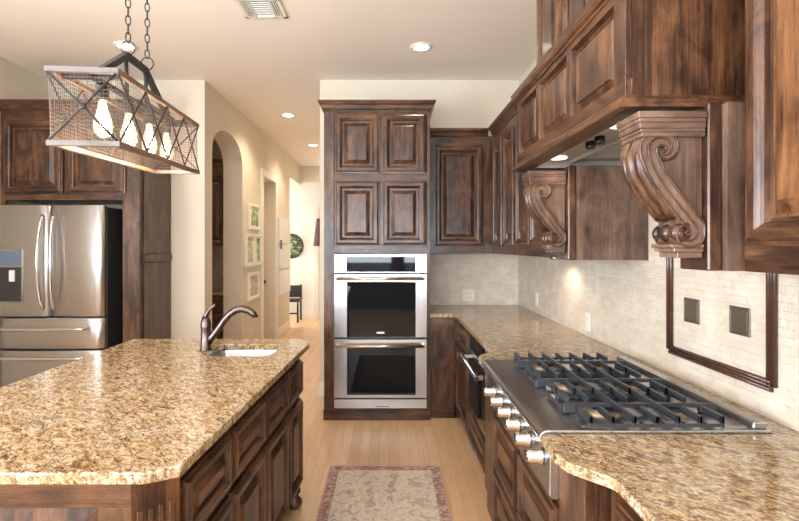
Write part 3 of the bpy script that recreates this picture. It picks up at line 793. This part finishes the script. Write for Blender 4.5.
SK = (-1.0, -.632, 2.545, 2.862)
hole = rrect(*SK, .06)
isx = lambda y: -.553+.047*(y-1.27)
outer = [(-1.606, 1.236), (-.630, 1.236), (isx(1.275), 1.278), (isx(2.90), 2.895), (isx(2.92)-.012, 2.94), (-.575, 3.026), (-1.606, 3.026)]
it = slab(outer, .885, .917, [hole]).build('countertop', GRAN, None, bevel=.005)
tag(it, 'glossy gold granite island top with clipped corners and a small sink', 'countertop')
# sink
sk = thing('prep_sink', 'small stainless undermount prep sink in the island top', 'sink', (-.816, 2.70, .72))
mb = MB()
def rr(g, z, r=.06): return [(p[0], p[1], z) for p in rrect(SK[0]-g, SK[1]+g, SK[2]-g, SK[3]+g, r)]
mb.loft([rr(.015, .884), rr(.004, .884), rr(.002, .878), rr(-.004, .76), rr(-.03, .735), rr(-.09, .73)], False, True, True)
mb.build('bowl', STEEL, sk)
MB().lathe([(0, .7315), (.035, .7315), (.038, .734), (.02, .735), (0, .733)], (-.816, 2.70, 0)).build('drain', CHROME, sk)
# faucet
fc = thing('faucet', 'dark bronze single lever pull out faucet standing on the island', 'faucet', (-1.028, 2.70, .917))
bx, by = -1.028, 2.70
fb = MB().lathe([(0, .917), (.034, .917), (.034, .923), (.028, .930), (.027, 1.035), (.029, 1.042), (.029, 1.05), (.027, 1.075), (.018, 1.098), (0, 1.104)], (bx, by, 0)).build('faucet_body', BRONZE, fc)
pth = [(bx+.010, by, .955), (bx+.035, by, .99), (bx+.07, by, 1.035), (bx+.105, by, 1.085), (bx+.135, by, 1.118), (bx+.17, by, 1.142), (bx+.205, by, 1.148), (bx+.24, by, 1.138), (bx+.268, by, 1.118), (bx+.278, by, 1.104)]
MB().tube(pth, [.022, .020, .0185, .0185, .0195, .021, .0215, .021, .019, .017], 12).build('spout', BRONZE, fc)
MB().tube([(bx-.004, by, 1.09), (bx+.004, by-.003, 1.112), (bx+.022, by-.01, 1.14), (bx+.052, by-.02, 1.168), (bx+.062, by-.022, 1.174)], [.020, .016, .010, .008, .006], 10).build('lever', BRONZE, fc)
MB().lathe([(0, 1.10), (.015, 1.10), (.016, 1.106), (.012, 1.112), (0, 1.112)], (bx+.277, by, 0)).build('spray_tip', IRONB, fc)

# ------------------------------------------------------------------ refrigerator and its cabinet
fg = thing('refrigerator', 'stainless steel french door refrigerator with ice dispenser', 'refrigerator', (-2.9, 4.4, 0))
fx0, fx1, fy = -3.335, -2.43, 4.09
MB().box(fx0+.012, fx1, fy+.07, 4.77, .03, 1.835).build('fridge_body', DARKSIDE, fg)
def curved_front(a, b, z0, z1, yb, bul=.016, n=14):
    mb = MB(); loops = []
    for z, ins_ in ((z0, .006), (z0+.006, 0), (z1-.006, 0), (z1, .006)):
        lp = [(a+ins_, yb, z)]
        for k_ in range(n+1):
            t = k_/n; e = min(1, min(t, 1-t)*n/1.4)
            lp.append((a+ins_+(b-a-2*ins_)*t, yb-.060-bul*math.sin(PI*t)+(1-e)**2*.016+ins_, z))
        lp.append((b-ins_, yb, z)); loops.append(lp)
    mb.loft(loops, True, True, True); return mb
yb = fy+.062
mid = -2.885
dl = curved_front(fx0, mid-.003, .90, 1.848, yb).build('fridge_door', STEELZ, fg)
drr = curved_front(mid+.003, fx1, .90, 1.848, yb).build('fridge_door', STEELZ, fg)
for d, x, s_ in ((dl, mid-.045, 1), (drr, mid+.045, -1)):
    pts = [(x-s_*.012*math.sin(PI*t), fy-.02-.055*math.sin(PI*t)**.7-.0, .965+t*.80) for t in [k_/14 for k_ in range(15)]]
    MB().tube(pts, .0135, 10).build('handle', CHROME, d)
dp = MB().box(fx0+.03, -3.10, fy-.024, fy+.02, 1.02, 1.475, .004).build('dispenser', STEEL, dl)
MB().box(fx0+.04, -3.115, fy-.028, fy-.022, 1.335, 1.455, .002).build('display', SCREEN, dp)
MB().box(fx0+.04, -3.110, fy-.027, fy-.022, 1.03, 1.32).build('recess', DARKSIDE, dp)
MB().box(-3.2, -3.155, fy-.045, fy-.026, 1.20, 1.295, .004).build('paddle', GREYW, dp)
for z0, z1, zh in ((.625, .888, .80), (.08, .612, .555)):
    d = curved_front(fx0, fx1, z0, z1, yb, .018).build('freezer_drawer', STEELZ, fg)
    mb = MB(); pts = [(fx0+.06+(fx1-fx0-.18)*t, fy-.03-.035*min(1, min(t, 1-t)*14)**.5, zh) for t in [k_/20 for k_ in range(21)]]
    mb.tube(pts, .013, 10); mb.build('handle', CHROME, d)
MB().box(fx0+.03, fx1-.03, fy+.09, 4.6, 0, .08).build('kick_plate', BLACK, fg)

fcb = thing('refrigerator_cabinet', 'dark wood cabinet surround with two doors above the refrigerator', 'cabinet', (-2.79, 4.5, 0))
F = frame((0, 4.20, 0), (1, 0, 0))
mb = MB(); mb.box(-3.395, -2.18, 4.22, 4.79, 1.91, 2.69).box(-2.335, -2.18, 4.22, 4.79, 0, 1.91); mb.build('body', WV, fcb)
mb = MB(); mb.box(-3.395, -3.35, 4.20, 4.22, 0, 2.70).box(-2.325, -2.18, 4.20, 4.22, 0, 2.70).box(-2.835, -2.80, 4.20, 4.22, 1.95, 2.61).box(-3.35, -2.325, 4.20, 4.22, 1.90, 1.965, mi=1).box(-3.35, -2.325, 4.20, 4.22, 2.58, 2.70, mi=1)
mb.build('face_frame', AXm, fcb, bevel=.002)
panel_door(F, -3.355, -2.84, 1.955, 2.60, fcb, AXm, pw=.075); panel_door(F, -2.80, -2.295, 1.955, 2.60, fcb, AXm, pw=.075)
mb = MB(); crown(mb, F, -3.395, -2.18, 2.68, 2.765, .055, False, True, depth=.58); mb.build('crown_moulding', WX, fcb)
for z0, z1 in ((.02, 1.35), (1.43, 2.66)):
    MB().box(-2.18, -2.170, 4.26, 4.785, z0, z1, .003).build('side_panel', WV, fcb)
MB().box(-2.18, -2.158, 4.25, 4.785, 1.355, 1.425, .005).build('side_rail', WY, fcb)

# ------------------------------------------------------------------ pantry beyond the arch
pc = thing('pantry_cabinet', 'dark wood base cabinet seen through the archway, below the pantry counter', 'cabinet', (-2.7, 6.4, 0))
MB().box(-3.4, -2.085, 6.07, 6.745, 0, .883).build('body', WV, pc)
F = frame((0, 6.07, 0), (1, 0, 0))
for a, b in ((-2.47, -2.095), (-2.86, -2.48)):
    panel_door(F, a, b, .66, .85, pc, AXm, pw=.045, name='drawer'); panel_door(F, a, b, .10, .64, pc, AXm)
tag(MB().box(-3.4, -2.085, 6.03, 6.745, .885, .917).build('countertop', GRAN), 'strip of granite pantry counter seen through the archway', 'countertop')
pu = thing('pantry_cabinet', 'dark wood wall cabinet seen high through the archway', 'cabinet', (-2.7, 6.5, 1.50))
MB().box(-3.4, -2.085, 6.12, 6.745, 1.50, 2.58).build('body', WV, pu)
F = frame((0, 6.12, 0), (1, 0, 0))
for a, b in ((-2.47, -2.095), (-2.86, -2.48)): panel_door(F, a, b, 1.52, 2.38, pu, AXm)
mb = MB(); crown(mb, F, -3.4, -2.09, 2.50, 2.60, .05, False, False); mb.box(-3.4, -2.09, 6.10, 6.12, 1.50, 1.52); mb.box(-3.4, -2.09, 6.105, 6.12, 2.40, 2.44); mb.build('crown_moulding', WX, pu)
struct('trim_3', MB().box(-3.4, -2.085, 6.735, 6.75, .917, 1.5), TRAV)

# ------------------------------------------------------------------ hallway things
def print_frame(y0, y1, z0, z1, label, art, name='picture_frame'):
    t = thing(name, label, 'picture', (XB, (y0+y1)/2, z0), group='framed botanical prints in the hall')
    mb = MB()
    for a, b, c, d in ((y0, y1, z0, z0+.035), (y0, y1, z1-.035, z1), (y0, y0+.035, z0+.035, z1-.035), (y1-.035, y1, z0+.035, z1-.035)):
        mb.box(XB, XB+.035, a, b, c, d, .003)
    mb.build('frame', WHITE, t)
    MB().box(XB+.002, XB+.012, y0+.03, y1-.03, z0+.03, z1-.03).build('mat_board', WHITE, t)
    MB().box(XB+.012, XB+.014, y0+.06, y1-.06, z0+.055, z1-.055).build('print', art, t)
print_frame(6.28, 6.78, 1.72, 2.06, 'white framed green leaf print, topmost on the hallway wall', LEAFY)
print_frame(6.12, 6.50, 1.23, 1.66, 'white framed print nearer the archway, in the middle row', SKETCH)
print_frame(6.53, 6.86, 1.23, 1.66, 'white framed green print nearer the door, in the middle row', LEAFY)
print_frame(6.24, 6.74, .78, 1.15, 'white framed pale print, lowest on the hallway wall', SKETCH)
wb = thing('wall_organizer', 'white three panel wall board past the hallway door', 'wall board', (XB, 8.32, .68))
for z0, z1 in ((.68, 1.09), (1.11, 1.52), (1.54, 1.97)):
    MB().box(XB, XB+.04, 7.92, 8.78, z0, z1, .006).build('board_panel', GREYW, wb)
MB().box(XB+.04, XB+.05, 7.93, 8.06, 1.45, 1.60).build('tag', SCREEN, wb)
mr = thing('wall_mirror', 'round dark framed mirror disc with painted green reflection on the far foyer wall', 'mirror', (-1.99, 9.99, 1.26))
MB().lathe([(0, 9.999), (.255, 9.999), (.255, 9.975), (.235, 9.97), (.232, 9.985), (0, 9.985)], (-2.03, 0, 1.5), 'y', 40).build('rim', IRONB, mr)
MB().lathe([(0, 9.985), (.233, 9.985), (.233, 9.980), (0, 9.980)], (-2.03, 0, 1.5), 'y', 40).build('disc', GARDEN, mr)
ch = thing('chair', 'small black chair against the far foyer wall', 'chair', (-1.93, 9.6, 0))
MB().box(-2.13, -1.76, 9.42, 9.80, .40, .44, .006).build('seat', BLACK, ch)
MB().box(-2.12, -1.77, 9.78, 9.81, .46, .70, .006).build('backrest', BLACK, ch)
for x in (-2.11, -1.79):
    for y in (9.44, 9.78): MB().box(x-.016, x+.016, y-.016, y+.016, 0, .40 if y < 9.6 else .72).build('leg', BLACK, ch)
MB().box(-2.11, -1.79, 9.435, 9.445, .16, .19).build('stretcher', BLACK, ch)
sc = thing('wall_sconce', 'dark mauve tapered shade on the foyer wall by the corner', 'wall lamp', (-1.48, 9.93, 1.48))
MB().lathe([(.06, 2.06), (.13, 1.50), (.127, 1.50), (.057, 2.06)], (-1.42, 9.82, 0)).build('lamp_shade', MAUVE, sc)
MB().lathe([(0, 1.47), (.012, 1.47), (.012, 1.9), (0, 1.9)], (-1.42, 9.82, 0)).box(-1.43, -1.41, 9.82, 9.96, 1.478, 1.495).box(-1.46, -1.38, 9.955, 9.98, 1.42, 1.56).build('bracket', WHITE, sc)

# ------------------------------------------------------------------ ceiling fittings
def can(x, y, label, power=12):
    t = thing('recessed_light', label, 'ceiling light', (x, y, CZ-.02), group='recessed ceiling lights')
    MB().lathe([(.062, CZ-.004), (.068, CZ-.010), (.088, CZ-.008), (.092, CZ-.0005), (.062, CZ-.0005)], (x, y, 0), 'z', 32).build('trim_ring', WHITE, t)
    MB().lathe([(0, CZ-.006), (.064, CZ-.006), (.064, CZ-.002), (0, CZ-.002)], (x, y, 0), 'z', 32).build('lens', CANGLOW, t)
    spot((x, y, CZ-.03), power, 2.5, (1, .82, .62), .07)
can(.267, 4.0, 'lit recessed light in the kitchen ceiling, in front of the oven tower')
can(-2.18, 3.98, 'lit recessed light behind the pendant chain')
can(-1.277, 6.08, 'lit recessed light in the hallway ceiling near the arch', 38)
can(-1.247, 7.89, 'lit recessed light deepest in the hallway ceiling', 38)
for p in ((.2, 1.6), (-2.3, 1.2), (-.9, -1.2), (-2.75, 5.55)):
    spot((p[0], p[1], CZ-.03), 10, 2.5, (1, .82, .62), .07)
vt = thing('ceiling_vent', 'white air vent grille in the kitchen ceiling', 'vent', (-.885, 3.34, CZ-.02))
vx0, vx1, vy0, vy1 = -1.035, -.735, 3.20, 3.48
mb = MB(); mb.box(vx0, vx1, vy0, vy0+.025, CZ-.012, CZ).box(vx0, vx1, vy1-.025, vy1, CZ-.012, CZ).box(vx0, vx0+.025, vy0, vy1, CZ-.012, CZ).box(vx1-.025, vx1, vy0, vy1, CZ-.012, CZ).box(vx0+.075, vx0+.085, vy0, vy1, CZ-.012, CZ).box(vx1-.085, vx1-.075, vy0, vy1, CZ-.012, CZ)
mb.build('frame', WHITE, vt)
MB().box(vx0+.02, vx1-.02, vy0+.02, vy1-.02, CZ-.002, CZ).build('backing', DARKSIDE, vt)
mb = MB()
for i in range(9): y = vy0+.035+i*.026; mb.box(vx0+.085, vx1-.085, y, y+.003, CZ-.010, CZ-.003)
for xa in (vx0+.03, vx1-.072):
    for i in range(3): mb.box(xa+i*.016, xa+i*.016+.007, vy0+.025, vy1-.025, CZ-.012, CZ-.003)
mb.build('slats', WHITE, vt)

# ------------------------------------------------------------------ pendant
pd = thing('linear_pendant', 'rectangular wire mesh pendant light with four glowing bulbs over the island', 'pendant light', (-1.066, 2.06, 1.855), .0947)
T = Matrix.Rotation(.045, 4, 'X')
HL, HW, HH, bt = .455, .118, .262, .019
for zb, in ((0,), (HH-bt,)):
    mb = MB(T); mb.box(-HW, -HW+bt, -HL+bt, HL-bt, zb, zb+bt, .002).box(HW-bt, HW, -HL+bt, HL-bt, zb, zb+bt, .002)
    mb.box(-HW, HW, -HL, -HL+bt, zb, zb+bt, .002, mi=1).box(-HW, HW, HL-bt, HL, zb, zb+bt, .002, mi=1)
    mb.build('frame', (WEATH, WEATHX), pd, local=True)
r = .00055
sp_ = .0125
for xx in (-HW+bt/2, HW-bt/2):
    mb = MB(T); n = int((2*HL)/sp_)
    for i in range(1, n): y = -HL+i*2*HL/n; mb.box(xx-r, xx+r, y-r, y+r, bt, HH-bt)
    n = int((HH-2*bt)/sp_)
    for i in range(1, n): z = bt+i*(HH-2*bt)/n; mb.box(xx-r, xx+r, -HL+.01, HL-.01, z-r, z+r)
    mb.build('wire_mesh', WIRE, pd, local=True)
    xo = xx+(.006 if xx > 0 else -.006)
    mb = MB(T); seg = 2*(HL-.01)/4
    for i in range(4):
        a = -HL+.01+i*seg; b = a+seg
        mb.tube([(xo, a, HH-bt), (xo, b, bt)], .0032, 6); mb.tube([(xo, b, HH-bt), (xo, a, bt)], .0032, 6)
    mb.build('cross_brace', IRONB, pd, local=True)
for yy in (-HL+bt/2, HL-bt/2):
    mb = MB(T); n = int((2*HW)/sp_)
    for i in range(1, n): x = -HW+i*2*HW/n; mb.box(x-r, x+r, yy-r, yy+r, bt, HH-bt)
    n = int((HH-2*bt)/sp_)
    for i in range(1, n): z = bt+i*(HH-2*bt)/n; mb.box(-HW+.01, HW-.01, yy-r, yy+r, z-r, z+r)
    mb.build('wire_mesh', WIRE, pd, local=True)
    yo = yy+(.006 if yy > 0 else -.006)
    mb = MB(T); mb.tube([(-HW+.01, yo, HH-bt), (HW-.01, yo, bt)], .0036, 6); mb.tube([(HW-.01, yo, HH-bt), (-HW+.01, yo, bt)], .0036, 6)
    mb.lathe([(0, yo-.004), (.011, yo-.004), (.011, yo+.004), (0, yo+.004)], (0, 0, HH/2), 'y', 16)
    mb.build('cross_brace', IRONB, pd, local=True)
r1, r2 = -.115, .075
ZR = HH+.165
mb = MB(T)
mb.box(-.011, .011, r1-.005, r2+.005, ZR-.022, ZR)
for (ya, yb_) in ((r1, -.38), (r2, .36)):
    s_ = 1 if yb_ > ya else -1
    lp = [[(-.011, ya, ZR), (.011, ya, ZR), (.011, ya-s_*.0, ZR-.026), (-.011, ya, ZR-.026)], [(-.011, yb_, HH+.006), (.011, yb_, HH+.006), (.011, yb_-s_*.01, HH-.018), (-.011, yb_-s_*.01, HH-.018)]]
    mb.loft(lp)
mb.build('yoke', IRONB, pd, local=True)
mb = MB(T); mb.box(-.012, .012, -HL+bt, HL-bt, HH-.02, HH-.004, .002)
for y in (-.38, .36): mb.box(-HW+bt, HW-bt, y-.01, y+.01, HH-.02, HH-.004)
for y in (r1, r2): mb.tube([(0, y, HH-.01), (0, y, ZR)], .0085, 8)
mb.build('centre_rod', IRONB, pd, local=True)
def torus(mb, c, ax, ra, rb, r_, nn=18):
    pts = []
    for k_ in range(nn):
        a = 2*PI*k_/nn; h, v = ra*math.cos(a), rb*math.sin(a)
        pts.append((c[0]+h*ax[0], c[1]+h*ax[1], c[2]+v))
    mb.tube(pts, r_, 6, close=True)
for y in (r1, r2):
    z = (T @ Vector((0, y, ZR))).z
    mb = MB(); torus(mb, (0, y, z+.024), (1, 0), .026, .028, .003, 22); mb.build('ring', IRONB, pd, local=True)
    mb = MB(); zz = z+.050+.017; i = 0
    top = CZ-1.855-.03
    while zz < top:
        torus(mb, (0, y, zz), ((.85, .5) if i % 2 == 0 else (.5, -.85)), .0092, .0205, .0026, 14); zz += .0345; i += 1
    mb.build('chain', IRONB, pd, local=True)
    MB().lathe([(0, CZ-1.855-.05), (.012, CZ-1.855-.05), (.014, CZ-1.855-.03), (.055, CZ-1.855-.02), (.06, CZ-1.855), (0, CZ-1.855)], (0, y, 0)).build('ceiling_canopy', IRONB, pd, local=True)
for y in (-.315, -.105, .105, .315):
    z0 = HH-.02
    mb = MB(T)
    mb.lathe([(0, z0), (.020, z0), (.0225, z0-.006), (.0225, z0-.016), (.019, z0-.018), (.0225, z0-.020), (.0225, z0-.032), (.019, z0-.034), (.0225, z0-.036), (.0225, z0-.048), (.018, z0-.055), (0, z0-.055)], (0, y, 0), 'z', 16)
    so = mb.build('socket', IRONB, pd, local=True)
    z1 = z0-.055
    pr = [(.012, z1), (.014, z1-.012), (.017, z1-.03), (.024, z1-.055), (.030, z1-.078), (.032, z1-.095), (.030, z1-.112), (.022, z1-.127), (.010, z1-.134), (0, z1-.135)]
    bb = MB(T).lathe(pr, (0, y, 0), 'z', 20).build('bulb', BULB, so, local=True)
    mb = MB(T)
    for k_ in range(5):
        a = 2*PI*k_/5; mb.tube([(.006*math.cos(a), y+.006*math.sin(a), z1-.035), (.011*math.cos(a+.3), y+.011*math.sin(a+.3), z1-.105)], .0016, 5)
    mb.build('filament', FIL, so, local=True)
    pl = bpy.data.lights.new('bulb_light', 'POINT'); pl.energy = 1.6; pl.color = (1, .74, .46); pl.shadow_soft_size = .03
    po = bpy.data.objects.new('bulb_light', pl); COL.objects.link(po)
    po.location = rootmat(pd) @ (T @ Vector((0, y, z1-.15)))

# ------------------------------------------------------------------ rug
rg = thing('rug', 'faded cream floral rug with a rose border on the oak floor', 'rug', (-.027, 2.465, 0))
MB().box(-.40, .346, 1.665, 3.265, .0005, .010, .003).build('pile', RUGM, rg)
